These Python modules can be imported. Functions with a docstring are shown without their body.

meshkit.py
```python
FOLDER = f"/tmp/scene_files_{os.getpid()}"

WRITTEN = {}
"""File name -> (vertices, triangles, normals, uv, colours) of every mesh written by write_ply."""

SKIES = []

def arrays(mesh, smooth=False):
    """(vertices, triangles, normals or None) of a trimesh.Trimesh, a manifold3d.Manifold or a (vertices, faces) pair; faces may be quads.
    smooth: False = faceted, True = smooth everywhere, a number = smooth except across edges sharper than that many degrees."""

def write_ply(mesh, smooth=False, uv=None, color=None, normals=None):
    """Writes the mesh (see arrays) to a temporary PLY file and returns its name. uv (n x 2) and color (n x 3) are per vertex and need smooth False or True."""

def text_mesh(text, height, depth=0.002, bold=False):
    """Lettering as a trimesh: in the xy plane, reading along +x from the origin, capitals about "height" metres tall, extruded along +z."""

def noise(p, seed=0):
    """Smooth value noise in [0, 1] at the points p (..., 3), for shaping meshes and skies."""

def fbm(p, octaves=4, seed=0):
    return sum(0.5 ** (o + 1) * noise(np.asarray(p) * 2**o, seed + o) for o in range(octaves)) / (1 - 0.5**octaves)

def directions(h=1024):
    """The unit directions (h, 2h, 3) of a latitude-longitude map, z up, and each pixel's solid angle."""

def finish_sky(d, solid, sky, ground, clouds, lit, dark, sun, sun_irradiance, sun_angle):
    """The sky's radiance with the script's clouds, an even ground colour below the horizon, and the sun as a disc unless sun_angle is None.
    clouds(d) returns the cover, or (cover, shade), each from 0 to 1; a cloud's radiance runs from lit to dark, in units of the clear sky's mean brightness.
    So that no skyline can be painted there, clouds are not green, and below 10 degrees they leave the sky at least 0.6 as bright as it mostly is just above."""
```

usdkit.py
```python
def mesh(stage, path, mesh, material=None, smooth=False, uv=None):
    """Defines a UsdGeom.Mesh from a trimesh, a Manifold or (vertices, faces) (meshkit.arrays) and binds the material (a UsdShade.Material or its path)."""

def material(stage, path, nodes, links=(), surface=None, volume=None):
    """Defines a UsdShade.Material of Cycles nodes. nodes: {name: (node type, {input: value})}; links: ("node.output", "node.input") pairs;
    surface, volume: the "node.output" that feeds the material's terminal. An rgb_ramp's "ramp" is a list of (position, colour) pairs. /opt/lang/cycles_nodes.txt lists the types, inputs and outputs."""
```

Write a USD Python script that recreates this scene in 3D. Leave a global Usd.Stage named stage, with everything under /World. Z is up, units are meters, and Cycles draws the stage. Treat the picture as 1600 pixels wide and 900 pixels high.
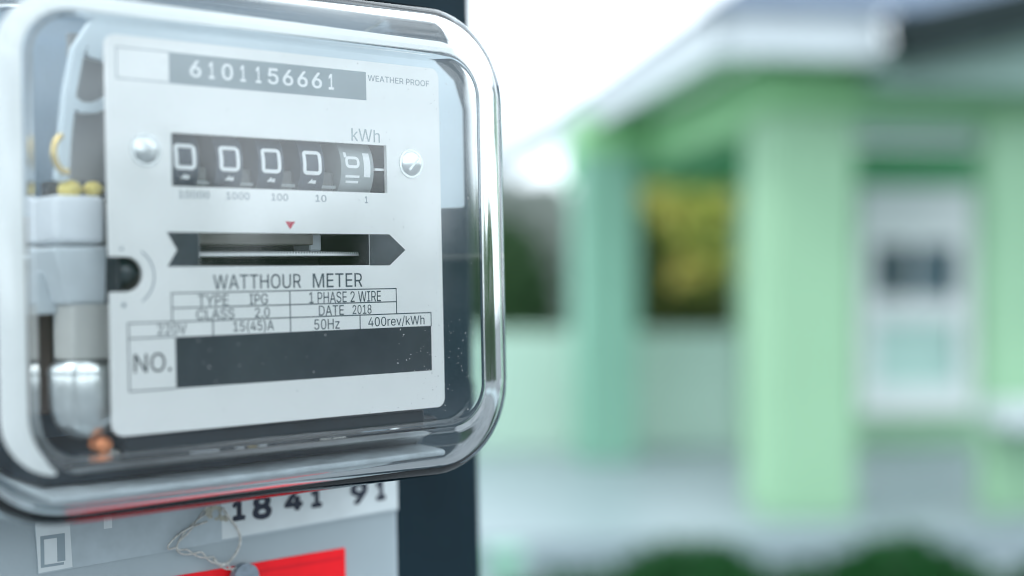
import math, random
import numpy as np, trimesh, shapely, manifold3d as m3
from shapely.geometry import Polygon, box as sbox, Point, LineString
from shapely import affinity
from pxr import Usd, UsdGeom, UsdLux, UsdShade, Gf, Sdf
import usdkit, meshkit

stage = Usd.Stage.CreateInMemory()
UsdGeom.SetStageUpAxis(stage, 'Z'); UsdGeom.SetStageMetersPerUnit(stage, 1.0)
UsdGeom.Xform.Define(stage, '/World'); UsdGeom.Scope.Define(stage, '/World/Looks')

# ------------------------------------------------------------------ camera, sky, sun, exposure
EYE = np.array([0.0, 0.0, 1.5])
cam = UsdGeom.Camera.Define(stage, '/World/camera')
cam.AddTranslateOp().Set(Gf.Vec3d(*EYE)); cam.AddRotateXOp().Set(90.0)
cam.CreateHorizontalApertureAttr(36.0); cam.CreateVerticalApertureAttr(20.25); cam.CreateFocalLengthAttr(50.0)
cam.CreateFStopAttr(4.0); cam.CreateFocusDistanceAttr(0.408)
cam.CreateClippingRangeAttr(Gf.Vec2f(0.02, 5000)); cam.CreateExposureAttr(0.92)

SUN = np.array([-0.62, -0.42, 0.90]); SUN /= np.linalg.norm(SUN)
usdkit.material(stage, '/World/Looks/sky_look', {
    'sky': ('sky_texture', {'sky_type': 'single_scattering', 'sun_disc': False, 'sun_elevation': math.asin(SUN[2]), 'sun_rotation': math.atan2(SUN[0], SUN[1])}),
    'co': ('texture_coordinate', {}),
    'map': ('mapping', {'scale': (1.0, 1.0, 2.4)}),
    'n': ('noise_texture', {'scale': 5.0, 'detail': 5.0, 'roughness': 0.55}),
    'cover': ('rgb_ramp', {'ramp': [(0.36, (0.05, 0.05, 0.05)), (0.56, (1.0, 1.0, 1.0))]}),
    'thin': ('mix', {'fac': 0.85, 'color2': (4.3, 5.0, 5.5)}),
    'mix': ('mix', {'color2': (12.8, 14.3, 15.4)}),
    'bg': ('background_shader', {'strength': 0.105})},
    [('co.generated', 'map.vector'), ('map.vector', 'n.vector'), ('n.fac', 'cover.fac'), ('cover.color', 'mix.fac'), ('sky.color', 'thin.color1'), ('thin.color', 'mix.color1'), ('mix.color', 'bg.color')],
    surface='bg.background')
dome = UsdLux.DomeLight.Define(stage, '/World/sky')
UsdShade.MaterialBindingAPI.Apply(dome.GetPrim()).Bind(UsdShade.Material.Get(stage, '/World/Looks/sky_look'))
dome.GetPrim().SetCustomDataByKey('kind', 'structure'); dome.GetPrim().SetCustomDataByKey('label', 'bright white overcast sky'); dome.GetPrim().SetCustomDataByKey('category', 'sky')
sun = UsdLux.DistantLight.Define(stage, '/World/sun')
sun.CreateNormalizeAttr(True) if hasattr(sun, 'CreateNormalizeAttr') else None
sun.CreateIntensityAttr(0.16); sun.CreateAngleAttr(14.0); sun.CreateColorAttr(Gf.Vec3f(1.0, 0.97, 0.92))
_q = Gf.Rotation(Gf.Vec3d(0, 0, 1), Gf.Vec3d(*SUN)); sun.AddTransformOp().Set(Gf.Matrix4d(_q, Gf.Vec3d(0, 0, 0)))

# ------------------------------------------------------------------ helpers
used = {}
def numbered(parent, name):
    k = (str(parent), name); n = used.get(k, 0); used[k] = n + 1
    return f'{parent}/{name}' + (f'_{n:03d}' if n else '')
def tag(p, label=None, cat=None, group=None, kind=None):
    p = p.GetPrim() if hasattr(p, 'GetPrim') else p
    for k, v in (('label', label), ('category', cat), ('group', group), ('kind', kind)):
        if v: p.SetCustomDataByKey(k, v)
    return p
def thing(name, label, cat, group=None, matrix=None, loc=None, rotz=0.0):
    x = UsdGeom.Xform.Define(stage, numbered('/World', name))
    if matrix is not None: x.AddTransformOp().Set(matrix)
    if loc is not None:
        x.AddTranslateOp().Set(Gf.Vec3d(*map(float, loc))); x.AddRotateZOp().Set(math.degrees(rotz))
    return tag(x, label, cat, group)
def obj(name, m, mat, parent=None, smooth=False, label=None):
    path = numbered(parent.GetPath() if parent is not None else '/World', name)
    p = usdkit.mesh(stage, path, m, mat, smooth=smooth).GetPrim()
    if label: p.SetCustomDataByKey('label', label)
    return p
def cat(*ms): return trimesh.util.concatenate([to_tri(m) for m in ms])
def to_tri(m):
    if hasattr(m, 'to_mesh'):
        q = m.to_mesh(); return trimesh.Trimesh(q.vert_properties[:, :3], q.tri_verts, process=False)
    return m
def bx(x0, x1, y0, y1, z0, z1, c=0.0):
    """box; c chamfers its edges"""
    if c <= 0:
        b = trimesh.creation.box([x1-x0, y1-y0, z1-z0]); b.apply_translation([(x0+x1)/2, (y0+y1)/2, (z0+z1)/2]); return b
    pts = []
    for x, sx in ((x0, 1), (x1, -1)):
        for y, sy in ((y0, 1), (y1, -1)):
            for z, sz in ((z0, 1), (z1, -1)):
                pts += [(x, y+sy*c, z+sz*c), (x+sx*c, y, z+sz*c), (x+sx*c, y+sy*c, z)]
    return trimesh.convex.convex_hull(np.array(pts))
def rbox(x0, x1, y0, y1, z0, z1, r, seg=16):
    """box with rounded edges"""
    s = m3.Manifold.sphere(r, seg)
    return to_tri(m3.Manifold.batch_hull([s.translate((x, y, z)) for x in (x0+r, x1-r) for y in (y0+r, y1-r) for z in (z0+r, z1-r)]))
def xz(poly, y_front, depth):
    """a polygon drawn in x (right) and z (up), as a slab from y_front going back by depth"""
    out = []
    for g in getattr(poly, 'geoms', [poly]):
        if g.is_empty or g.area < 1e-12: continue
        m = trimesh.creation.extrude_polygon(g, depth, engine='earcut')
        v = np.array(m.vertices); m.vertices = np.c_[v[:, 0], y_front + depth - v[:, 2], v[:, 1]]
        out.append(m)
    return trimesh.util.concatenate(out)
def cyl(r, h, at=(0, 0, 0), axis='y', seg=32):
    m = trimesh.creation.cylinder(radius=r, height=h, sections=seg)
    if axis == 'y': m.apply_transform(trimesh.transformations.rotation_matrix(math.pi/2, [1, 0, 0]))
    if axis == 'x': m.apply_transform(trimesh.transformations.rotation_matrix(math.pi/2, [0, 1, 0]))
    m.apply_translation(at); return m
def ball(r, at, sc=(1, 1, 1), sub=3):
    m = trimesh.creation.icosphere(sub, r); m.apply_scale(sc); m.apply_translation(at); return m
def tube(pts, r, n=10, per=8):
    pts = np.asarray(pts, float)
    from scipy.interpolate import CubicSpline
    t = np.r_[0, np.cumsum(np.linalg.norm(np.diff(pts, axis=0), axis=1))]
    p = CubicSpline(t, pts)(np.linspace(0, t[-1], per*(len(pts)-1)+1))
    d = np.gradient(p, axis=0); d /= np.linalg.norm(d, axis=1)[:, None]
    u = np.cross(d[0], [0.3, 0.9, 0.2]); u /= np.linalg.norm(u); V = []
    for i in range(len(p)):
        u = u - d[i]*(u@d[i]); u /= np.linalg.norm(u); w = np.cross(d[i], u)
        V += [p[i] + r*(math.cos(a)*u + math.sin(a)*w) for a in np.linspace(0, 2*math.pi, n, endpoint=False)]
    F = []
    for i in range(len(p)-1):
        for k in range(n):
            a, b = i*n+k, i*n+(k+1) % n; F += [(a, b, b+n), (a, b+n, a+n)]
    V += [p[0], p[-1]]; e = len(V)
    for k in range(n):
        F += [(e-2, (k+1) % n, k), (e-1, (len(p)-1)*n+k, (len(p)-1)*n+(k+1) % n)]
    return trimesh.Trimesh(V, F, process=False)

def mat(name, color, rough=0.5, var=0.0, scale=20.0, bump=0.0, bscale=None, metallic=0.0, spec=0.5, coat=0.0, color2=None):
    """principled with a noise-mottled colour and an optional fine relief"""
    c = np.array(color, float)
    hi = np.clip(c*(1+var), 0, 0.95) if color2 is None else np.array(color2, float)
    lo = c*(1-var) if color2 is None else c
    nodes = {'geo': ('texture_coordinate', {}),
             'n': ('noise_texture', {'scale': scale, 'detail': 5.0, 'roughness': 0.6}),
             'r': ('rgb_ramp', {'ramp': [(0.32, tuple(lo)), (0.68, tuple(hi))]}),
             'p': ('principled_bsdf', {'roughness': rough, 'metallic': metallic, 'specular_ior_level': spec, 'coat_weight': coat})}
    links = [('geo.object', 'n.vector'), ('n.fac', 'r.fac'), ('r.color', 'p.base_color')]
    if bump:
        nodes['bn'] = ('noise_texture', {'scale': bscale or scale*8, 'detail': 3.0}); nodes['b'] = ('bump', {'strength': bump, 'distance': 0.002})
        links += [('geo.object', 'bn.vector'), ('bn.fac', 'b.height'), ('b.normal', 'p.normal')]
    return usdkit.material(stage, '/World/Looks/' + name, nodes, links, surface='p.BSDF')
def leafmat(name, a, b, thru=0.3, spec=0.2):
    return usdkit.material(stage, '/World/Looks/' + name, {
        'g': ('geometry', {}), 'r': ('rgb_ramp', {'ramp': [(0, a), (1, b)]}),
        'd': ('principled_bsdf', {'roughness': 0.55, 'specular_ior_level': spec}), 't': ('translucent_bsdf', {}), 'm': ('mix_closure', {'fac': thru})},
        [('g.random_per_island', 'r.fac'), ('r.color', 'd.base_color'), ('r.color', 't.color'), ('d.BSDF', 'm.closure1'), ('t.BSDF', 'm.closure2')], surface='m.closure')

M = {}
M['glass'] = usdkit.material(stage, '/World/Looks/clear_cover', {'p': ('glass_bsdf', {'color': (0.992, 0.998, 0.996), 'roughness': 0.0, 'IOR': 1.53})}, surface='p.BSDF')
M['plate'] = mat('plate_enamel', (0.83, 0.845, 0.84), 0.38, 0.015, 60, 0.02, 900)
M['print'] = mat('black_print', (0.020, 0.034, 0.046), 0.5, 0.25, 160)
M['thin_print'] = mat('thin_print', (0.055, 0.085, 0.105), 0.5, 0.2, 200)
M['grey_print'] = mat('grey_print', (0.24, 0.30, 0.33), 0.5, 0.06, 80)
M['faint_print'] = mat('faint_print', (0.20, 0.25, 0.29), 0.5, 0.2, 300)
M['veiled_print'] = mat('veiled_print', (0.34, 0.40, 0.43), 0.5, 0.15, 300)  # ink lightened to paint the sky reflection veiling the kWh lettering
M['bar_print'] = mat('bar_print', (0.018, 0.030, 0.042), 0.5, 0.0, 45, color2=(0.040, 0.056, 0.068))  # paler mottling paints a cloudy reflection along with scratches and dust
M['white_print'] = mat('white_print', (0.82, 0.85, 0.86), 0.5, 0.02)
M['red_print'] = mat('red_print', (0.55, 0.03, 0.07), 0.5, 0.05)
M['dark'] = mat('dark_cavity', (0.012, 0.020, 0.028), 0.6, 0.2, 60)
M['drum'] = mat('drum_black', (0.018, 0.036, 0.062), 0.42, 0.2, 90)
M['drum_grey'] = mat('drum_grey', (0.30, 0.34, 0.35), 0.45, 0.1, 90)
M['spacer'] = mat('register_spacer', (0.09, 0.10, 0.10), 0.4, 0.2, 90)
M['alu'] = mat('disc_aluminium', (0.80, 0.82, 0.83), 0.35, 0.03, 120, metallic=0.25)
M['screw'] = mat('screw_steel', (0.66, 0.69, 0.70), 0.30, 0.1, 250, metallic=1.0)
M['magnet'] = mat('magnet_grey', (0.27, 0.26, 0.23), 0.4, 0.12, 120)
M['pan'] = mat('pan_grey_blue', (0.29, 0.41, 0.52), 0.45, 0.06, 30, 0.05, 900)
M['bracket'] = mat('bracket_white', (0.56, 0.66, 0.72), 0.4, 0.03, 60)
M['coil'] = mat('coil_white', (0.72, 0.77, 0.82), 0.42, 0.05, 70, 0.15, 500)
M['coil_low'] = mat('coil_lower', (0.60, 0.66, 0.70), 0.4, 0.08, 70)
M['neck'] = mat('neck_beige', (0.58, 0.59, 0.57), 0.5, 0.05, 70)
M['bulb'] = mat('bulb_silver', (0.78, 0.82, 0.82), 0.22, 0.1, 120, metallic=0.85)
M['yellow'] = mat('bead_yellow', (0.72, 0.58, 0.10), 0.35, 0.12, 300, coat=0.4)
M['copper'] = mat('copper', (0.72, 0.25, 0.10), 0.4, 0.1, 200, metallic=0.4)
M['brass'] = mat('brass', (0.60, 0.46, 0.18), 0.3, 0.15, 200, metallic=0.8)
M['bakelite'] = mat('bakelite', (0.010, 0.020, 0.030), 0.45, 0.3, 60, spec=0.3)
M['inner_grey'] = mat('inner_grey', (0.20, 0.22, 0.23), 0.45, 0.1, 60)
M['inner_brown'] = mat('inner_brown', (0.16, 0.13, 0.115), 0.45, 0.2, 60)
M['lens'] = mat('lens_dark', (0.012, 0.04, 0.055), 0.16, 0.3, 200, coat=0.6)
M['terminal'] = mat('terminal_grey', (0.32, 0.375, 0.40), 0.42, 0.03, 30, 0.08, 1200)
M['strip'] = mat('strip_clear', (0.37, 0.43, 0.46), 0.35, 0.10, 90)
M['paper'] = mat('strip_paper', (0.60, 0.65, 0.66), 0.5, 0.06, 70)
M['ink'] = mat('stamp_ink', (0.010, 0.016, 0.035), 0.6, 0.2, 300)
M['stain'] = mat('stain_brown', (0.36, 0.35, 0.29), 0.7, 0.3, 500)
M['glint_white'] = mat('glint_white', (0.84, 0.87, 0.87), 0.35, 0.02, 90)  # white of the painted highlight in the cover rim
M['dust'] = mat('dust_pale', (0.50, 0.52, 0.52), 0.9, 0.2, 300)
M['rim_screen'] = mat('rim_screen_grey', (0.50, 0.57, 0.61), 0.5, 0.18, 90)
M['red'] = mat('sign_red', (0.85, 0.010, 0.018), 0.5, 0.05, 120, spec=0.2)
M['darkred'] = mat('sign_dark_red', (0.72, 0.009, 0.018), 0.5, 0.05, 120, spec=0.2)
M['wire'] = mat('seal_wire', (0.50, 0.50, 0.47), 0.45, 0.3, 800, metallic=0.5)
M['lead'] = mat('seal_lead', (0.20, 0.24, 0.28), 0.45, 0.2, 500, metallic=0.3)
M['pole'] = mat('pole_paint', (0.006, 0.017, 0.024), 0.55, 0.25, 14, 0.15, 400, spec=0.12)
M['green'] = mat('wall_green', (0.255, 0.44, 0.275), 0.7, 0.03, 2.0, 0.1, 90)
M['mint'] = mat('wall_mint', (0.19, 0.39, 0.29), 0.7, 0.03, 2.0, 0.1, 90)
M['deep_green'] = mat('beam_green', (0.25, 0.53, 0.25), 0.65, 0.04, 2.0)
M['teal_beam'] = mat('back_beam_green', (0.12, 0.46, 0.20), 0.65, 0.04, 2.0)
M['wall'] = mat('parapet_grey_green', (0.42, 0.58, 0.48), 0.75, 0.04, 1.5, 0.1, 60)
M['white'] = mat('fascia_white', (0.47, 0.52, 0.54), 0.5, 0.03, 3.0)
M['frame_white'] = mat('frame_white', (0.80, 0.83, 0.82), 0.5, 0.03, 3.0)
M['ceiling'] = mat('ceiling_grey', (0.55, 0.66, 0.62), 0.7, 0.03, 3.0)
M['roof'] = mat('roof_slate_blue', (0.10, 0.14, 0.20), 0.6, 0.12, 3.0, spec=0.15)
M['rake'] = mat('rake_dark', (0.010, 0.020, 0.020), 0.6, 0.15, 3.0, spec=0.2)
M['gable'] = mat('gable_grey_green', (0.24, 0.36, 0.31), 0.7, 0.05, 2.0)
M['floor'] = mat('floor_tile', (0.22, 0.27, 0.29), 0.4, 0.04, 1.5)
M['paving'] = mat('paving_concrete', (0.215, 0.26, 0.28), 0.75, 0.05, 2.0, 0.2, 50)
M['pane'] = mat('window_dark_glass', (0.035, 0.075, 0.090), 0.12, 0.15, 2.0)
M['pane_light'] = mat('window_light_glass', (0.10, 0.16, 0.19), 0.12, 0.15, 2.0)
M['door_teal'] = mat('door_teal', (0.48, 0.69, 0.62), 0.5, 0.03, 3.0)
M['yard'] = mat('yard_gravel', (0.11, 0.122, 0.132), 0.9, 0.2, 1.2)
M['bark'] = mat('bark', (0.10, 0.075, 0.06), 0.9, 0.3, 12)
M['leaf_dark'] = leafmat('leaf_dark', (0.035, 0.085, 0.03), (0.09, 0.17, 0.06))
M['leaf_shrub'] = leafmat('leaf_shrub', (0.005, 0.055, 0.010), (0.025, 0.17, 0.030))
M['leaf_yellow'] = usdkit.material(stage, '/World/Looks/leaf_yellow', {
    'g': ('geometry', {}), 'n': ('noise_texture', {'scale': 1.5, 'detail': 3.0}),
    'r': ('rgb_ramp', {'ramp': [(0.40, (0.09, 0.14, 0.03)), (0.48, (0.34, 0.42, 0.08)), (0.57, (0.62, 0.57, 0.17)), (0.66, (0.42, 0.30, 0.08)), (0.72, (0.60, 0.62, 0.34))]}),
    'd': ('principled_bsdf', {'roughness': 0.55, 'specular_ior_level': 0.2}), 't': ('translucent_bsdf', {}), 'm': ('mix_closure', {'fac': 0.4})},
    [('g.position', 'n.vector'), ('n.fac', 'r.fac'), ('r.color', 'd.base_color'), ('r.color', 't.color'), ('d.BSDF', 'm.closure1'), ('t.BSDF', 'm.closure2')], surface='m.closure')
M['leaf_olive'] = leafmat('leaf_olive', (0.05, 0.075, 0.012), (0.20, 0.18, 0.02))
M['haze_tree'] = leafmat('leaf_hazed', (0.30, 0.34, 0.31), (0.45, 0.47, 0.45))  # leaf colour paled to put the haze of distance into it

# ------------------------------------------------------------------ the meter's frame: x along its face, y into it, z up
ROT = np.array([[0.74628337, -0.66532533, -0.02008329], [0.66541371, 0.74646925, -0.0028734], [0.0169033, -0.01121932, 0.99979418]])
AT = EYE + np.array([-0.0615408, 0.38818731, 0.01393791])
def frame(rot, at):
    g = Gf.Matrix4d(1.0)
    for i in range(3):
        for j in range(3): g[i, j] = float(rot[j, i])
    g[3, 0], g[3, 1], g[3, 2] = map(float, at)
    return g
K = 0.001    # the meter is drawn in millimetres
def mm(m):
    m = to_tri(m).copy(); m.apply_scale(K); return m

meter = thing('electricity_meter', 'watt-hour meter with white dial under a clear rounded cover, mounted on the dark post', 'electricity meter', matrix=frame(ROT, AT))
def part(name, m, material, parent=None, smooth=False, label=None):
    return obj(name, mm(m), M[material], meter if parent is None else parent, smooth, label)

# ---- clear cover: a thick rounded box, open at the back
def ring(cx, cz, hw, hh, r, y, n=14):
    out = []
    for sx, sz, a0 in ((1, 1, 0), (-1, 1, 90), (-1, -1, 180), (1, -1, 270)):
        for a in np.radians(np.linspace(a0, a0+90, n)):
            out.append((cx + sx*(hw-r) + r*math.cos(a), y, cz + sz*(hh-r) + r*math.sin(a)))
    return np.array(out)
def cover_mesh():
    cx, cz, FW, FH, FR, Y0, Y1 = -7.5, -0.9, 68.5, 53.2, 11.5, -10.5, 54.0
    prof = []
    A, B, T = 16.5, 12.5, 4.8
    prof += [(-1.2, Y0), (-0.5, Y0+0.10), (-0.1, Y0+0.32), (0.35, Y0+0.60), (0.9, Y0+0.68), (1.5, Y0+0.56), (2.2, Y0+0.38)]     # a shallow groove frames the front pane
    for t in np.linspace(0.2, math.pi/2, 14): prof.append((A*math.sin(t), Y0 + B*(1-math.cos(t))))
    prof.append((A+1.2, 20.0)); prof.append((A+2.4, Y1))
    inner = [(A-T+2.4, Y1), (A-T+1.2, 20.0)]
    for t in np.linspace(math.pi/2, 0, 15): inner.append(((A-T)*math.sin(t), Y0 + T + (B-T)*(1-math.cos(t))))
    rings = [ring(cx, cz, FW+g, FH+g, FR+g, y) for g, y in prof] + [ring(cx, cz, FW+g, FH+g, FR+g, y) for g, y in inner]
    n = len(rings[0]); V = np.vstack(rings + [[(cx, Y0, cz)], [(cx, Y0+T, cz)]]); F = []
    for i in range(len(rings)-1):
        for k in range(n):
            a, b = i*n+k, i*n+(k+1) % n; F += [(a, b, b+n), (a, b+n, a+n)]
    e = len(V); last = (len(rings)-1)*n
    for k in range(n):
        F += [(e-2, (k+1) % n, k), (e-1, last+k, last+(k+1) % n)]
    m = trimesh.Trimesh(V, F, process=False); m.fix_normals()
    return m
def rim_glint_mesh():
    """added white band imitating the bright sky reflection inside the cover's rounded front edge, along the top and down the left side"""
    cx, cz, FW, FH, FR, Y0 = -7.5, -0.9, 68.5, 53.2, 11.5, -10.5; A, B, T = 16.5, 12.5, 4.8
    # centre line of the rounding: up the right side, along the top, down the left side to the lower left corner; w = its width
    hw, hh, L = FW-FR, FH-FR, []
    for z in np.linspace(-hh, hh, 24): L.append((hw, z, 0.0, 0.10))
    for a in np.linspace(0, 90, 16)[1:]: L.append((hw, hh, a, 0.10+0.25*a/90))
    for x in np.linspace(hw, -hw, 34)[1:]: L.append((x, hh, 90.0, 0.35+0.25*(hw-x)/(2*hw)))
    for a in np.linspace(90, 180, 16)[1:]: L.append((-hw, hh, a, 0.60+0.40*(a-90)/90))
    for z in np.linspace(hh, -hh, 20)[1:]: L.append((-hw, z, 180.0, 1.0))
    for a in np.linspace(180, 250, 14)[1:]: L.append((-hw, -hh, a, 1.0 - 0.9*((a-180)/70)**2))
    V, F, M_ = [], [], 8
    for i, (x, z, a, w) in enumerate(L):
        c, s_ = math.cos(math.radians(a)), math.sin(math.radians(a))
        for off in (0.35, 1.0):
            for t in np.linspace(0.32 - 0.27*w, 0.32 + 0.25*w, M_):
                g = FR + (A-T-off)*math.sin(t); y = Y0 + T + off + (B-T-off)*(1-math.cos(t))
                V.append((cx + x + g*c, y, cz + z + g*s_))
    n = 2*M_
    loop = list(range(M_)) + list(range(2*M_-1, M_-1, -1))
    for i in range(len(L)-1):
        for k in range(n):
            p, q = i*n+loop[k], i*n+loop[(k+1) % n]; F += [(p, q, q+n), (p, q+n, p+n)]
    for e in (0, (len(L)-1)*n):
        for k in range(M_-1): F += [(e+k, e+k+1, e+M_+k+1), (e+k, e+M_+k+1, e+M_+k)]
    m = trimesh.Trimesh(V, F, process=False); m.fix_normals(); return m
part('rim_glint', rim_glint_mesh(), 'glint_white', smooth=50, label='white band imitating the bright reflection along the rounded edge of the cover')  # added mesh that paints the rim highlight in solid white
cover = part('clear_cover', cover_mesh(), 'glass', smooth=40)

# ---- dust and specks lying on the front of the cover
rd = np.random.default_rng(12); fl = []
for k in range(300):
    x = rd.uniform(-70, 58) if k % 3 else rd.normal(44, 9); z = rd.uniform(-50, 48) if k % 3 else rd.normal(-38, 8)
    if abs(x + 7.5) > 66 or abs(z + 0.9) > 51: continue
    q = Point(x, z).buffer(rd.uniform(0.05, 0.15), 2); fl.append(xz(affinity.rotate(affinity.scale(q, rd.uniform(0.7, 2.2), 1), rd.uniform(0, 180)), -10.54, 0.03))
tag(part('dust', cat(*fl), 'dust'), kind='stuff')
# ---- base pan behind, with its raised flange
def pan():
    o = affinity.translate(sbox(-83, -69, 83, 69).buffer(3), -7, -1.9)
    wall = o.difference(o.buffer(-4))
    return cat(xz(o, 56.0, 27.0), xz(wall, 54.5, 1.6), xz(affinity.translate(sbox(-50, -45, 50, 45).buffer(6), -8, 4), 52.5, 3.4))
part('base_pan', pan(), 'pan')

# ---- dial plate with its openings
outline = sbox(-49.6, -47.2, 49.6, 47.2).buffer(2.8, 12); outline = affinity.scale(outline, 105.2/104.8, 1.0)
window = sbox(-35.2, 12.7, 33.0, 26.4)
slot = sbox(-27.8, -7.9, 26.2, 0.9)
hole = Point(-48.2, -9.7).buffer(4.4, 24).union(sbox(-60, -14.1, -48.2, -5.3))
pl = outline.difference(window).difference(slot).difference(hole)
dial = part('dial_plate', xz(pl, 0.0, 1.3), 'plate')
PR = -0.06                                    # ink lies this far proud of the plate
def ink(poly, material='print', name='printed_mark', y=PR): return part(name, xz(poly, y, 0.05), material, dial)
def text_at(text, x0, x1, z0, z1, bold, y):
    m = meshkit.text_mesh(text, 1.0, 0.05, bold)
    v = np.array(m.vertices); lo, hi = v.min(0), v.max(0)
    v[:, 0] = x0 + (v[:, 0]-lo[0])/(hi[0]-lo[0])*(x1-x0); v[:, 1] = z0 + (v[:, 1]-lo[1])/(hi[1]-lo[1])*(z1-z0)
    m.vertices = np.c_[v[:, 0], y + 0.05 - v[:, 2]/max(hi[2], 1e-9)*0.05, v[:, 1]]
    return m
def letters(text, x0, x1, z0, z1, material='print', bold=False, y=PR, name='lettering'):
    return part(name, text_at(text, x0, x1, z0, z1, bold, y), material, dial)
def frame_line(x0, z0, x1, z1, w=0.32): return sbox(x0, z0, x1, z1).buffer(w/2, join_style=2).difference(sbox(x0, z0, x1, z1).buffer(-w/2, join_style=2))
ink(sbox(-35.15, 38.9, 26.2, 46.9), 'grey_print')
ink(frame_line(-49.9, 39.1, -35.3, 46.9, 0.25), 'faint_print')
for i, ch in enumerate('6101156661'):
    x = -29.6 + i*4.68; w = 3.4 if ch != '1' else 1.7; off = 0 if ch != '1' else 0.9
    letters(ch, x+off, x+off+w, 41.0, 45.4, 'white_print', True, -0.11)
letters('WEATHER PROOF', 26.9, 49.0, 44.5, 46.2, 'faint_print')
letters('kWh', 20.8, 30.7, 27.1, 30.7, 'veiled_print')
for t, a, b in (('10000', -33.4, -24.6), ('1000', -19.6, -12.6), ('100', -5.8, -0.6), ('10', 8.3, 11.9), ('1', 25.0, 26.0)):
    letters(t, a, b, 9.7, 11.6, 'faint_print')
ink(Polygon([(-1.6, 4.1), (1.5, 4.1), (-0.05, 2.0)]), 'red_print')
ink(Polygon([(-37.0, 0.9), (-27.9, 0.9), (-27.9, -7.9), (-37.0, -7.9), (-34.2, -3.6)]))
ink(Polygon([(26.3, 0.9), (33.3, 0.9), (39.0, -3.6), (33.3, -8.0), (26.3, -8.0)]))
letters('WATTHOUR', -23.9, 3.0, -14.0, -10.1, 'thin_print')
letters('METER', 6.9, 23.5, -14.0, -10.1, 'thin_print', False)
# the table of ratings
def hl(x0, x1, z): return sbox(x0, z-0.15, x1, z+0.15)
def vl(x, z0, z1): return sbox(x-0.15, z0, x+0.15, z1)
tab = shapely.union_all([hl(-36, 35.4, -14.7), hl(-36, 35.4, -18.5), hl(-48.2, 48, -22.0), hl(-48.2, -35.3, -25.8), hl(-48.1, -35.3, -39.0),
    vl(-36, -22, -14.55), vl(35.4, -22, -14.55), vl(-0.6, -25.9, -14.6), vl(-48.15, -39.1, -21.9), vl(48, -26, -21.9), vl(22.5, -25.9, -22), vl(-24.3, -25.9, -22)])
ink(tab, 'thin_print', 'table_rule')
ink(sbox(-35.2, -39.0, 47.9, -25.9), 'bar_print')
for t, a, b, z0, z1 in (('TYPE', -28.5, -19.6, -18.2, -15.3), ('IPG', -13.2, -7.6, -18.2, -15.3), ('1 PHASE 2 WIRE', 5.6, 29.9, -18.3, -15.2),
        ('CLASS', -29.0, -17.9, -21.7, -19.0), ('2.0', -11.6, -7.1, -21.7, -19.0), ('DATE', 8.7, 17.0, -21.8, -19.0), ('2018', 20.0, 26.5, -21.7, -19.1),
        ('220V', -40.1, -32.0, -25.2, -22.5), ('15(45)A', -18.3, -5.9, -25.6, -22.4), ('50Hz', 7.1, 15.5, -25.6, -22.7), ('400rev/kWh', 25.3, 45.5, -25.7, -22.6)):
    letters(t, a, b, z0, z1, 'thin_print')
letters('NO.', -46.8, -36.5, -34.5, -29.7, 'print')
# engraved arc beside the viewing hole and two register dimples
arc = Point(-48.2, -10.3).buffer(7.6, 40).difference(Point(-48.2, -10.3).buffer(7.25, 40)).intersection(sbox(-44.2, -20, -30, 0))
ink(arc, 'faint_print')
ink(Point(-49.2, -17.4).buffer(0.55), 'grey_print'); ink(Point(-49.5, -3.4).buffer(0.4), 'faint_print')

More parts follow.
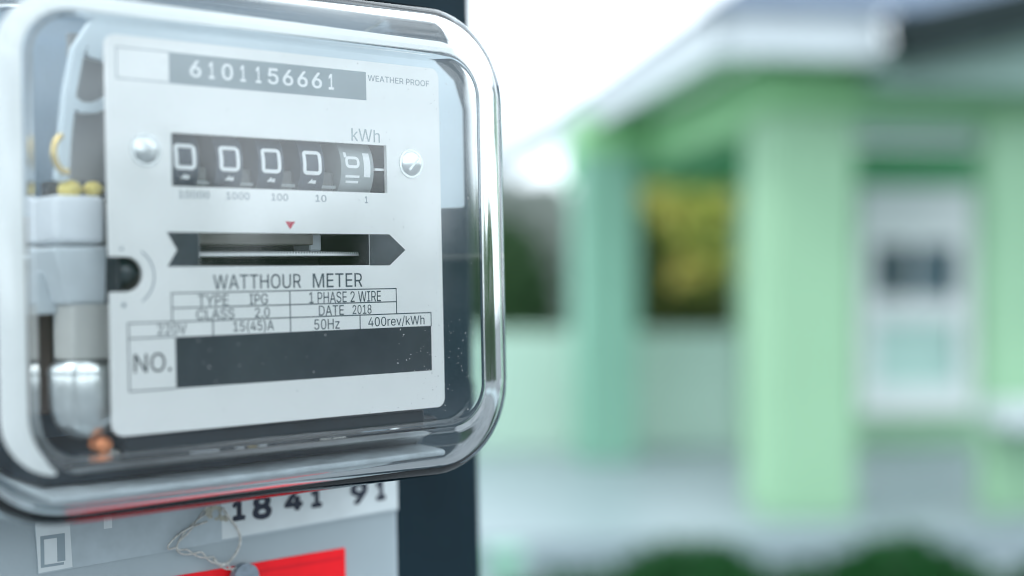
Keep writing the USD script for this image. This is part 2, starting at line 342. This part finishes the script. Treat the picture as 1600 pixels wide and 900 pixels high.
# ---- dome headed screws that hold the plate
def screw(x, z, turn):
    head = m3.Manifold.sphere(3.6, 40).scale((1, 0.55, 1)).trim_by_plane((0, -1, 0), 0.0)
    cut = m3.Manifold.cube((9, 1.2, 0.8), True).translate((0, -2.0, 0)).rotate((0, turn, 0))
    m = to_tri(head - cut); m.apply_translation((x, 0.0, z))
    s = part('screw', cat(m, cyl(4.3, 0.3, (x, -0.14, z))), 'screw', dial, 35)
screw(-42.3, 21.6, 35); screw(41.7, 21.6, -50)

# ---- register: five number drums behind the window
reg = part('register', cat(bx(-36, 34, 15, 16.5, 11.5, 27.5), bx(-36, 34, 1.4, 15, 27.0, 28.0), bx(-36, 34, 1.4, 15, 11.0, 12.4), bx(-37, -35.6, 1.4, 15, 11.5, 27.5), bx(33.4, 34.6, 1.4, 15, 11.5, 27.5)), 'dark')
RD, YC, ZC = 11.0, 12.6, 19.6
def on_drum(poly, e=0.06, t=0.25):
    m = trimesh.util.concatenate([trimesh.creation.extrude_polygon(g.segmentize(0.5), t, engine='earcut') for g in getattr(poly, 'geoms', [poly])]).subdivide_to_size(0.8)
    v = np.array(m.vertices); a = (v[:, 1]-ZC)/RD; r = RD + e - t + v[:, 2]
    m.vertices = np.c_[v[:, 0], YC - r*np.cos(a), ZC + r*np.sin(a)]
    m.invert(); return m
def zero(x0, x1, z0, z1, w=1.05):
    o = sbox(x0+1.3, z0+1.3, x1-1.3, z1-1.3).buffer(1.3, 6); return o.difference(o.buffer(-w))
spans = [(-33.5, -27.3), (-20.4, -14.3), (-7.6, -1.5), (5.6, 11.7), (19.2, 25.0)]
for i, (a, b) in enumerate(spans):
    lastd = i == 4
    d = part('number_drum', cyl(RD, (b-a)+1.8 + (3.6 if lastd else 0), ((a+b)/2 + (1.8 if lastd else 0), YC, ZC), 'x', 72), 'drum_grey' if lastd else 'drum', reg, 40)
    if not lastd:
        part('numeral', on_drum(zero(a, b, 17.2, 24.0)), 'white_print', d)
        part('numeral', on_drum(shapely.union_all([Polygon([(a+2.0, 14.8), (a+3.2, 16.1), (a+3.9, 14.8)]), sbox(a+3.6, 14.7, a+4.6, 15.7)])), 'white_print', d)
    else:
        part('numeral', on_drum(shapely.union_all([zero(a+0.6, b-0.4, 19.6, 23.0, 0.85), sbox(a+0.3, 22.6, a+1.2, 24.2), sbox(a+0.6, 16.9, b-0.4, 17.6), sbox(a+0.9, 15.3, b-0.6, 16.0)])), 'white_print', d)
        part('scale_bar', on_drum(sbox(26.1, 17.2, 28.3, 24.2)), 'white_print', d)
for a in (-25.2, -11.8, 1.4, 15.0):
    part('spacer', bx(a-2.6, a+2.6, 4.6, 12, 12.4, 18.4, 0.4), 'spacer', reg)
    part('pinion', cat(cyl(2.3, 3.6, (a+0.3, 7.2, 16.0), 'x', 24), bx(a-2.9, a+2.9, 4.0, 5.0, 13.8, 14.6)), 'drum_grey', reg)
part('pointer', bx(29.9, 33.1, 1.6, 2.2, 19.2, 19.9), 'white_print', reg)

# ---- rotating disc seen edge-on in the slot, with its chamber
ch = part('disc_chamber', cat(bx(-30, 28.5, 27, 28, -10, 3), bx(-30, 28.5, 1.4, 27, 1.2, 2.4), bx(-30, 28.5, 1.4, 27, -9.6, -8.2), bx(-30.5, -28.6, 1.4, 27, -9.6, 2.4), bx(27.2, 28.5, 1.4, 27, -9.6, 2.4)), 'dark')
part('brake_magnet', bx(-27.6, 13.5, 9, 20, -1.9, 1.1, 0.3), 'magnet', ch)
part('pole_piece', bx(12.5, 16.5, 9.5, 18, -3.6, 1.1, 0.4), 'coil_low', ch)
disc = cyl(90, 1.1, (-0.8, 92.0, -4.55), 'z', 400)
for x0 in (26.02, -27.78): part('slot_blackout', bx(x0, x0+0.16, 0.02, 1.4, -7.88, 0.88), 'dark')  # added dark slips that black out the bright cut edges of the slot
dsk = part('disc', disc, 'alu', None, 30)
teeth = []
for k in range(-30, 31):
    a = k*math.radians(0.6)
    b = bx(-0.24, 0.24, -90.06, -89.2, -4.5, -3.9); b.apply_transform(trimesh.transformations.rotation_matrix(a, [0, 0, 1])); b.apply_translation((-0.8, 92.0, 0)); teeth.append(b)
for i, b in enumerate(teeth): part('edge_mark', b, 'dark', dsk)

# ---- works seen to the left of the dial
br = LineString([(-60.2, 15), (-59.2, 24), (-57.6, 36), (-55.2, 47), (-51, 53.2), (-45, 56.2), (-36, 57.0), (8, 56.2), (48, 55.2), (58, 53)]).buffer(1.35, 8)
br = br.union(Polygon([(-52, 46.5), (-49, 54), (8, 56), (48, 55), (58, 53), (65, 48), (68, 40), (68, 11), (44, 10), (44, 30)]).buffer(1.2)).union(LineString([(-58, 34.5), (-55, 32.4), (-51, 32.6), (-46, 35.5)]).buffer(1.3, 8))
part('dial_bracket', xz(br, 9.0, 3.0), 'bracket')
part('bracket_web', bx(-55, -46, 15, 17, 15, 52), 'inner_grey')
part('side_plate', bx(-61.5, -53, 20, 22, -18, 9, 0.8), 'inner_grey')
part('support_plate', bx(-48, 46, 30, 33, -44, 52, 1.0), 'inner_grey')
part('brass_loop', tube([(-60.2+3.2*math.cos(a), 7.0, 20.5+4.6*math.sin(a)) for a in np.linspace(1.9, 4.9, 9)], 0.8), 'brass', None, True)
co = part('coil', rbox(-63.6, -50.2, 6.5, 22, -1.9, 10.2, 1.6, 24), 'coil', None, 40)
lowc = to_tri(m3.Manifold.batch_hull([m3.Manifold.sphere(1.2, 20).translate(p) for p in [(-62.6, 7.8, -3.6), (-50.5, 7.8, -3.6), (-62.6, 22, -3.6), (-50.5, 22, -3.6), (-59.2, 8.8, -15.8), (-49.5, 8.8, -15.8), (-59.2, 22, -15.8), (-49.5, 22, -15.8)]]))
part('coil_former', lowc, 'coil_low', None, 40)
part('former_flange', rbox(-64.5, -52, 17, 23, -19.5, -8.5, 1.2), 'coil_low', None, 40)
part('neck', rbox(-58.9, -48, 8.6, 20, -31.0, -16.4, 0.8), 'neck', None, 40)
prof = np.array([(0, -21.0), (3, -20.6), (6.2, -19), (8.3, -16.0), (9.2, -12), (9.4, -7), (9.3, -2.6), (8.6, -1.4), (7.6, -0.6), (0, -0.5)])
blb = trimesh.creation.revolve(prof, sections=40); blb.apply_translation((-53.0, 14, -30.6)); part('damping_cup', blb, 'bulb', None, 35)
part('cup_band', cyl(9.62, 0.9, (-53.0, 14, -34.2), 'z', 40), 'bulb', None, 35)
part('terminal_stud', cat(cyl(2.0, 5, (-51.6, 10.0, -52.5), 'y'), ball(2.3, (-51.6, 7.6, -52.5))), 'copper', None, 35, 'copper coloured stud under the silver cup')
part('stud_lead', tube([(-51, 10, -53.5), (-48, 9.5, -55.2), (-44.5, 9, -56.0), (-40, 10, -57.0)], 1.2), 'neck', None, True)
part('bead', ball(3.0, (-57.4, 11.5, 11.9), (1, 1, 0.8)), 'yellow', None, True); part('bead', ball(2.6, (-51.2, 11.5, 12.1), (1, 1, 0.8)), 'yellow', None, True)
part('bead_seat', bx(-62, -44, 15, 19, 9.0, 14.2, 0.5), 'bakelite')
part('viewing_lens', cat(ball(3.7, (-46.2, 6.2, -8.9)), bx(-48.5, -43.5, 2.2, 3.0, -9.6, -9.0)), 'lens', None, True, 'dark glossy bead behind the round notch of the dial')
part('lens_dark_box', cat(bx(-49, -40, 13, 15, -17, -3), bx(-41.5, -40, 1.6, 13, -17, -3), bx(-50.4, -49.2, 1.4, 13, -17, -3), bx(-49, -40, 1.6, 13, -17, -15.6), bx(-49, -40, 1.6, 13, -4.2, -3)), 'dark')  # dark box behind the notch, widened and closed to shut light out
# black terminal block along the bottom, with bright contacts
part('terminal_block', cat(rbox(-66, 60, 12, 53, -62.5, -54.0, 1.5), rbox(-47, 49, 5, 13, -58.8, -50.6, 1.0), rbox(-73, -62, 30, 53, -60, -22, 1.5)), 'bakelite', None, 40)
part('side_block', rbox(-66, -54, 30, 50, -46, 6, 1.5), 'inner_brown', None, 40)
part('added_rim_screen', rbox(-68, 54, 1.5, 53, -65.0, -63.0, 0.8), 'rim_screen', None, 40)  # added pale sheet giving the lower rim its soft refracted grey, hiding doubled numerals
for x0, x1, mt in ((-29.0, -20.5, 'coil'), (-15.6, -13.0, 'coil'), (-11.9, -9.2, 'brass'), (-8.5, -5.9, 'coil'), (11.5, 15.0, 'neck'), (15.6, 20.0, 'neck')):
    part('contact', rbox(x0, x1, 3.6, 6.4, -57.9, -55.8, 0.6), mt, None, 40)

TS, TX, TY, TZ = 1.0594, 12.6, 19.7, 1.1      # the terminal cover sits back from the dial, at the foot of the base
def low(m):
    m = to_tri(m).copy(); m.apply_scale(TS); m.apply_translation((TX, TY, TZ)); return m
# ---- terminal cover below, with its number strip and red notice
tc = part('terminal_cover', low(rbox(-91, 62.5, 35, 62, -175, -70.5, 1.6)), 'terminal', None, 40)
stp = part('number_strip', low(xz(Polygon([(-58, -71.5), (62.0, -71.5), (62.0, -86.0), (-57.0, -88.6)]), 34.3, 0.65)), 'strip', tc)
def sink(poly, material, y=34.24, name='printed_mark'): return part(name, low(xz(poly, y, 0.06)), material, stp)
sink(Polygon([(-2, -71.8), (61.7, -71.8), (61.7, -85.4), (-2, -86.8)]), 'paper', name='paper_slip')
sink(Polygon([(-57.8, -72), (-48.3, -72), (-47.6, -88.0), (-57.0, -88.3)]), 'paper', name='paper_slip')
sink(sbox(-38.4, -79, -36.0, -72), 'paper', name='paper_slip')
sink(shapely.union_all([sbox(-56.4, -86.6, -55.4, -79.4), sbox(-56.4, -79.6, -50.0, -78.6), sbox(-51.8, -86.0, -49.6, -78.6), sbox(-56.4, -87.0, -50.0, -86.3)]), 'grey_print', 34.18)
for ch_, a, b, z0, z1 in (('1', 1.8, 5.6, -82.6, -75.8), ('8', 8.6, 14.6, -83.2, -75.3), ('4', 19.6, 25.6, -82.0, -75.2), ('1', 29.2, 32.6, -82.0, -75.4), ('9', 43.8, 49.9, -82.8, -75.2), ('1', 53.6, 56.8, -82.6, -75.4)):
    nm = []
    for q, (ox, oz) in enumerate(((0, 0), (0.3, 0.15), (-0.3, -0.15), (0.1, -0.3), (-0.1, 0.3))): nm.append(text_at(ch_, a+ox, b+ox, z0+0.9+oz, z1-0.1+oz, True, 34.12 - 0.01*q))
    part('stamped_numeral', low(cat(*nm)), 'ink', stp)
rng = np.random.default_rng(4)
blot = shapely.union_all([Point(-5 + rng.normal(0, 2.0), -78.2 + rng.normal(0, 1.3)).buffer(rng.uniform(0.5, 1.1), 6) for _ in range(16)]).difference(Point(-4, -79).buffer(1.2))
sink(blot, 'stain', 34.12, 'rust_stain')
red = part('red_notice', low(xz(sbox(-40, -140, 41.2, -95.2), 34.4, 0.55)), 'red', tc)
part('notice_border', low(xz(sbox(-39, -98.6, 40.2, -97.4), 34.33, 0.06)), 'darkred', red)

# ------------------------------------------------------------------ twisted seal wire hanging in front of the terminal cover
seal = thing('wire_seal', 'thin twisted wire seal hanging across the grey terminal cover below the meter', 'wire seal', matrix=frame(ROT, AT))
def twist(off):
    base = np.array([(-8, 33.2, -77), (-12, 32.6, -81), (-17.3, 32.6, -86.6), (-13, 32.2, -88.8), (-8, 31.8, -90.8), (-3.5, 31.6, -93.6), (1.0, 31.6, -95.6), (3.2, 31.4, -96.5)])
    from scipy.interpolate import CubicSpline
    t = np.linspace(0, 1, len(base)); p = CubicSpline(t, base)(np.linspace(0, 1, 60)); a = np.linspace(0, 26, 60) + off
    return p + 0.55*np.c_[np.cos(a), np.sin(a), np.sin(a+1.0)]
for o in (0, math.pi): obj('wire', mm(low(tube(twist(o), 0.26, 6, 2))), M['wire'], seal, True)
obj('wire', mm(low(tube([(-2, 33.4, -77.5), (0.5, 32.0, -82), (2.5, 31.6, -87), (0.8, 31.6, -91), (-3.0, 31.4, -93.5), (-6.5, 31.6, -91.5)], 0.4, 6))), M['wire'], seal, True)
obj('wire', mm(low(tube([(-17.3, 32.4, -86.6), (-20.5, 32, -86.0), (-18.5, 32, -84.0), (-13, 32, -81.5), (-8.0, 32, -80.5)], 0.3, 6))), M['wire'], seal, True)
obj('lead_seal', mm(low(cyl(4.2, 2.6, (3.4, 31.2, -98.2), 'y', 28))), M['lead'], seal, 35)

# ------------------------------------------------------------------ the post behind the meter
post = thing('steel_post', 'dark navy painted square post standing behind the meter', 'post', matrix=frame(ROT, AT))
obj('post_shaft', mm(bx(-45, 142, 85.0, 250, -1530, 1400, 4)), M['pole'], post)
for z in (20, -50): obj('mounting_rail', mm(bx(-60, 40, 83.1, 84.9, z, z+20)), M['pole'], post)

# ------------------------------------------------------------------ ground
def sheet(x0, x1, y0, y1, z): return trimesh.Trimesh([(x0, y0, z), (x1, y0, z), (x1, y1, z), (x0, y1, z)], [(0, 1, 2), (0, 2, 3)], process=False)
tag(obj('ground', sheet(-600, 600, -600, 600, 0.0), M['yard']), 'grey gravelled yard around the house', 'yard', kind='structure')
tag(obj('paving', bx(-9, 9, 5.6, 8.4, -0.1, 0.06), M['paving']), 'pale concrete paving before the porch', 'paving', kind='structure')

# ------------------------------------------------------------------ the house: r along its front, d going back, h up from the porch floor
H0 = np.array([1.458, 8.0, 0.2]); ER = np.array([0.9894, 0.1451]); YAW = math.atan2(0.1451, 0.9894)
house = thing('house', 'blurred mint green bungalow with square porch columns and white fascia', 'house', loc=H0, rotz=YAW)
def hp(name, m, material, smooth=False, parent=None, label=None): return obj(name, m, M[material], house if parent is None else parent, smooth, label)
hp('porch_floor', bx(-6, 3.3, -0.5, 9, -0.2, 0.0), 'floor')
hp('column', bx(0, 0.5, 0, 0.5, 0, 2.3, 0.02), 'green', label='nearest square column, at the porch corner')
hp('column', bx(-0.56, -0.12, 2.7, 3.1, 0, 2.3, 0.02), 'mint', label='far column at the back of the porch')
hp('column', bx(1.30, 1.77, 0, 0.16, 0, 2.3, 0.02), 'green', label='column at the right edge of the picture')
hp('front_beam', bx(-0.02, 3.3, -0.02, 0.5, 2.302, 2.62), 'deep_green')
hp('side_beam', bx(-0.02, 0.3, 0.502, 3.4, 2.25, 2.62), 'deep_green')
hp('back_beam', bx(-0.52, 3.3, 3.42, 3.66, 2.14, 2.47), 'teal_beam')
hp('corner_beam', bx(-0.56, -0.03, 2.7, 3.1, 2.302, 2.60), 'deep_green')
hp('ceiling', bx(0.3, 3.3, 0.5, 3.42, 2.48, 2.56), 'ceiling')
hp('parapet', bx(-6, 0.92, 3.44, 3.6, 0, 0.95, 0.02), 'wall', label='low grey green wall at the back of the porch')
hp('wall', cat(bx(0.922, 1.90, 3.42, 3.62, 0, 2.14), bx(2.88, 3.3, 3.42, 3.62, 0, 2.14), bx(1.90, 2.88, 3.42, 3.62, 0, 0.26)), 'green')
dr = hp('window_frame', cat(bx(1.90, 2.02, 3.38, 3.6, 0.262, 2.14), bx(2.76, 2.88, 3.38, 3.6, 0.262, 2.14), bx(2.02, 2.76, 3.38, 3.6, 1.66, 2.138), bx(2.02, 2.76, 3.38, 3.6, 1.02, 1.22), bx(2.02, 2.76, 3.38, 3.6, 0.264, 0.5)), 'frame_white')
hp('pane', bx(2.02, 2.36, 3.46, 3.48, 1.22, 1.66), 'pane', parent=dr, label='darker left pane'); hp('pane', bx(2.39, 2.76, 3.46, 3.48, 1.22, 1.66), 'pane_light', parent=dr, label='paler right pane')
hp('mullion', bx(2.36, 2.39, 3.42, 3.5, 1.22, 1.66), 'frame_white', parent=dr)
hp('panel', bx(2.02, 2.76, 3.45, 3.47, 0.5, 1.02), 'door_teal', parent=dr, label='pale teal panel under the dark panes')
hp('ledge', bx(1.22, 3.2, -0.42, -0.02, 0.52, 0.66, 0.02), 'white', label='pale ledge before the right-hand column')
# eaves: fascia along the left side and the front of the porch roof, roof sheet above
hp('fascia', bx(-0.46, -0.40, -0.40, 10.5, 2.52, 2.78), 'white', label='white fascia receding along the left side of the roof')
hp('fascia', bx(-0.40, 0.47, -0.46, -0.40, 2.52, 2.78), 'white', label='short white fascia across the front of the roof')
hp('soffit', cat(bx(-0.40, -0.03, -0.40, 3.2, 2.62, 2.66), bx(-0.03, 0.5, -0.40, -0.03, 2.62, 2.66)), 'deep_green')
def sheet4(pts, t=0.05):
    p = np.array(pts, float); n = np.cross(p[1]-p[0], p[2]-p[0]); n /= np.linalg.norm(n); return trimesh.convex.convex_hull(np.vstack([p, p - n*t]))
hp('roof', sheet4([(-0.5, -0.5, 2.80), (3.5, -0.5, 2.80), (3.5, 3.0, 4.2), (1.6, 3.0, 4.2)]), 'roof')
hp('roof', sheet4([(-0.5, -0.5, 2.80), (1.6, 3.0, 4.2), (1.6, 10.5, 4.2), (-0.5, 10.5, 2.80)]), 'roof')
rk = bx(0, 3.2, -0.62, -0.42, -0.10, 0.14); rk.apply_transform(trimesh.transformations.rotation_matrix(-math.radians(14), [0, 1, 0])); rk.apply_translation((0.52, 0, 2.60))
hp('gable_rake', rk, 'rake', label='dark sloping roof edge rising to the right')
hp('gable_wall', xz(Polygon([(0.52, 2.40), (3.3, 2.40), (3.3, 3.22), (0.52, 2.62)]), -0.36, 0.3), 'gable')

# ------------------------------------------------------------------ planting
def foliage(clumps, n, size, seed, flat=1.0):
    r = np.random.default_rng(seed); V = []; F = []
    w = np.array([c[3]*c[4]*c[5] for c in clumps]); pick = r.choice(len(clumps), n, p=w/w.sum())
    for i in range(n):
        c = clumps[pick[i]]; d = r.normal(size=3); d /= np.linalg.norm(d); rad = r.uniform(0.35, 1.0)**0.6*r.uniform(0.9, 1.12)
        p = np.array(c[:3]) + d*rad*np.array(c[3:6]); p[2] = max(p[2], 0.02)
        u = r.normal(size=3); u /= np.linalg.norm(u); v = np.cross(u, d + 0.5*r.normal(size=3)); v /= np.linalg.norm(v)+1e-9; s = size*r.uniform(0.6, 1.3); k = len(V)
        V += [p - u*s, p + v*s*0.42, p + u*s, p - v*s*0.42]; F += [(k, k+1, k+2), (k, k+2, k+3)]
    return trimesh.Trimesh(V, F, process=False)
def plant(name, label, category, loc, clumps, n, size, leaf, seed, trunk=None, group=None):
    t = thing(name, label, category, group, loc=loc)
    if trunk:
        hgt, rr = trunk
        prof = np.array([(0, 0), (rr*1.5, 0), (rr*1.05, 0.15*hgt), (rr*0.9, 0.5*hgt), (rr*0.55, hgt), (0, hgt)])
        obj('trunk', cat(trimesh.creation.revolve(prof, sections=12), *[tube([(0, 0, hgt*0.7), (0.5*(c[0])*0.6, 0.5*c[1]*0.6, hgt*0.5+c[2]*0.45), (c[0]*0.8, c[1]*0.8, c[2]*0.95)], rr*0.35, 6, 3) for c in clumps[:6]]), M['bark'], t, 40)
    obj('crown' if trunk else 'foliage', foliage(clumps, n, size, seed), M[leaf], t)
    return t
plant('shrub', 'low dark green shrub at the bottom centre, before the porch paving', 'shrub', (0.64, 5.3, 0), [(0, 0, 0.30, 0.30, 0.35, 0.24), (-0.35, 0.1, 0.20, 0.32, 0.35, 0.22), (0.15, 0, 0.38, 0.16, 0.25, 0.16)], 5200, 0.05, 'leaf_shrub', 1)
plant('shrub', 'wider low dark green shrub at the bottom, below the nearest column', 'shrub', (1.46, 5.3, 0), [(0, 0, 0.33, 0.30, 0.35, 0.24), (-0.30, 0.1, 0.22, 0.30, 0.35, 0.22), (0.16, 0, 0.30, 0.22, 0.3, 0.2)], 5200, 0.05, 'leaf_shrub', 2)
plant('shrub', 'dark green shrub cut off by the bottom right corner', 'shrub', (2.08, 5.3, 0), [(0, 0, 0.26, 0.26, 0.35, 0.22), (0.3, 0.1, 0.30, 0.30, 0.3, 0.26)], 4200, 0.05, 'leaf_shrub', 3)
plant('dark_tree', 'dark green bushy tree behind the low wall, just right of the meter', 'tree', (-0.05, 15.0, 0), [(0, 0, 1.3, 0.50, 0.7, 0.9), (-0.4, 0.2, 1.7, 0.5, 0.6, 0.6), (0.18, 0, 1.0, 0.35, 0.6, 0.7), (-0.9, 0, 1.5, 0.6, 0.6, 0.9)], 7000, 0.10, 'leaf_dark', 5, (1.3, 0.08))
plant('pale_tree', 'grey green tree, coloured pale for haze, far behind the low wall, between meter and far column', 'tree', (0.1, 24.0, 0), [(0.45, 0, 2.2, 0.6, 0.6, 1.1), (-0.3, 0, 2.6, 0.6, 0.6, 0.8), (0.7, 0.1, 1.4, 0.5, 0.5, 0.7)], 12000, 0.13, 'haze_tree', 11, (1.7, 0.1))
plant('yellow_tree', 'yellow green leafy tree seen through the porch opening', 'tree', (2.85, 22.0, 0), [(0.0, 0, 2.2, 0.85, 0.8, 1.0), (0.5, 0.1, 2.8, 0.6, 0.6, 0.7), (-0.6, 0.1, 2.9, 0.6, 0.6, 0.6), (0.1, 0, 1.7, 0.8, 0.8, 0.5), (-0.8, 0.1, 2.4, 0.45, 0.5, 0.7), (-0.1, 0.1, 3.4, 0.9, 0.6, 0.45)], 6000, 0.16, 'leaf_yellow', 6, (2.0, 0.09))
plant('hedge', 'dark olive hedge under the yellow green tree behind the porch wall', 'hedge', (2.3, 17.5, 0), [(-0.75, 0, 0.75, 0.5, 0.5, 0.85), (0.0, 0, 0.75, 0.7, 0.5, 0.80), (0.8, 0, 0.7, 0.6, 0.5, 0.84), (-0.62, 0.1, 1.6, 0.26, 0.4, 0.85), (0.62, 0.1, 1.3, 0.14, 0.3, 0.6)], 7000, 0.09, 'leaf_olive', 7)
rr = np.random.default_rng(21); cl = []
for k in range(30):
    a = math.radians(52 + k*2.9); dist = 26 + rr.uniform(-3, 4); hh = 3.4 + rr.uniform(-0.7, 1.3); w = rr.uniform(1.1, 1.9)
    cl.append((dist*math.sin(a), dist*math.cos(a), hh*0.5, w, w, hh*0.55))
tl = obj('tree_line', foliage(cl, 16000, 0.24, 9), M['leaf_dark']); tag(tl, 'far belt of dark trees to the right, mirrored in the clear cover', 'trees', kind='stuff')
post2 = thing('low_post', 'small mint green kerb post low beside the dark post', 'post', loc=(-0.03, 5.6, 0))
obj('post_body', bx(-0.05, 0.06, -0.05, 0.06, 0, 0.42, 0.01), M['mint'], post2); obj('post_cap', bx(-0.07, 0.08, -0.07, 0.08, 0.42, 0.47, 0.015), M['mint'], post2)
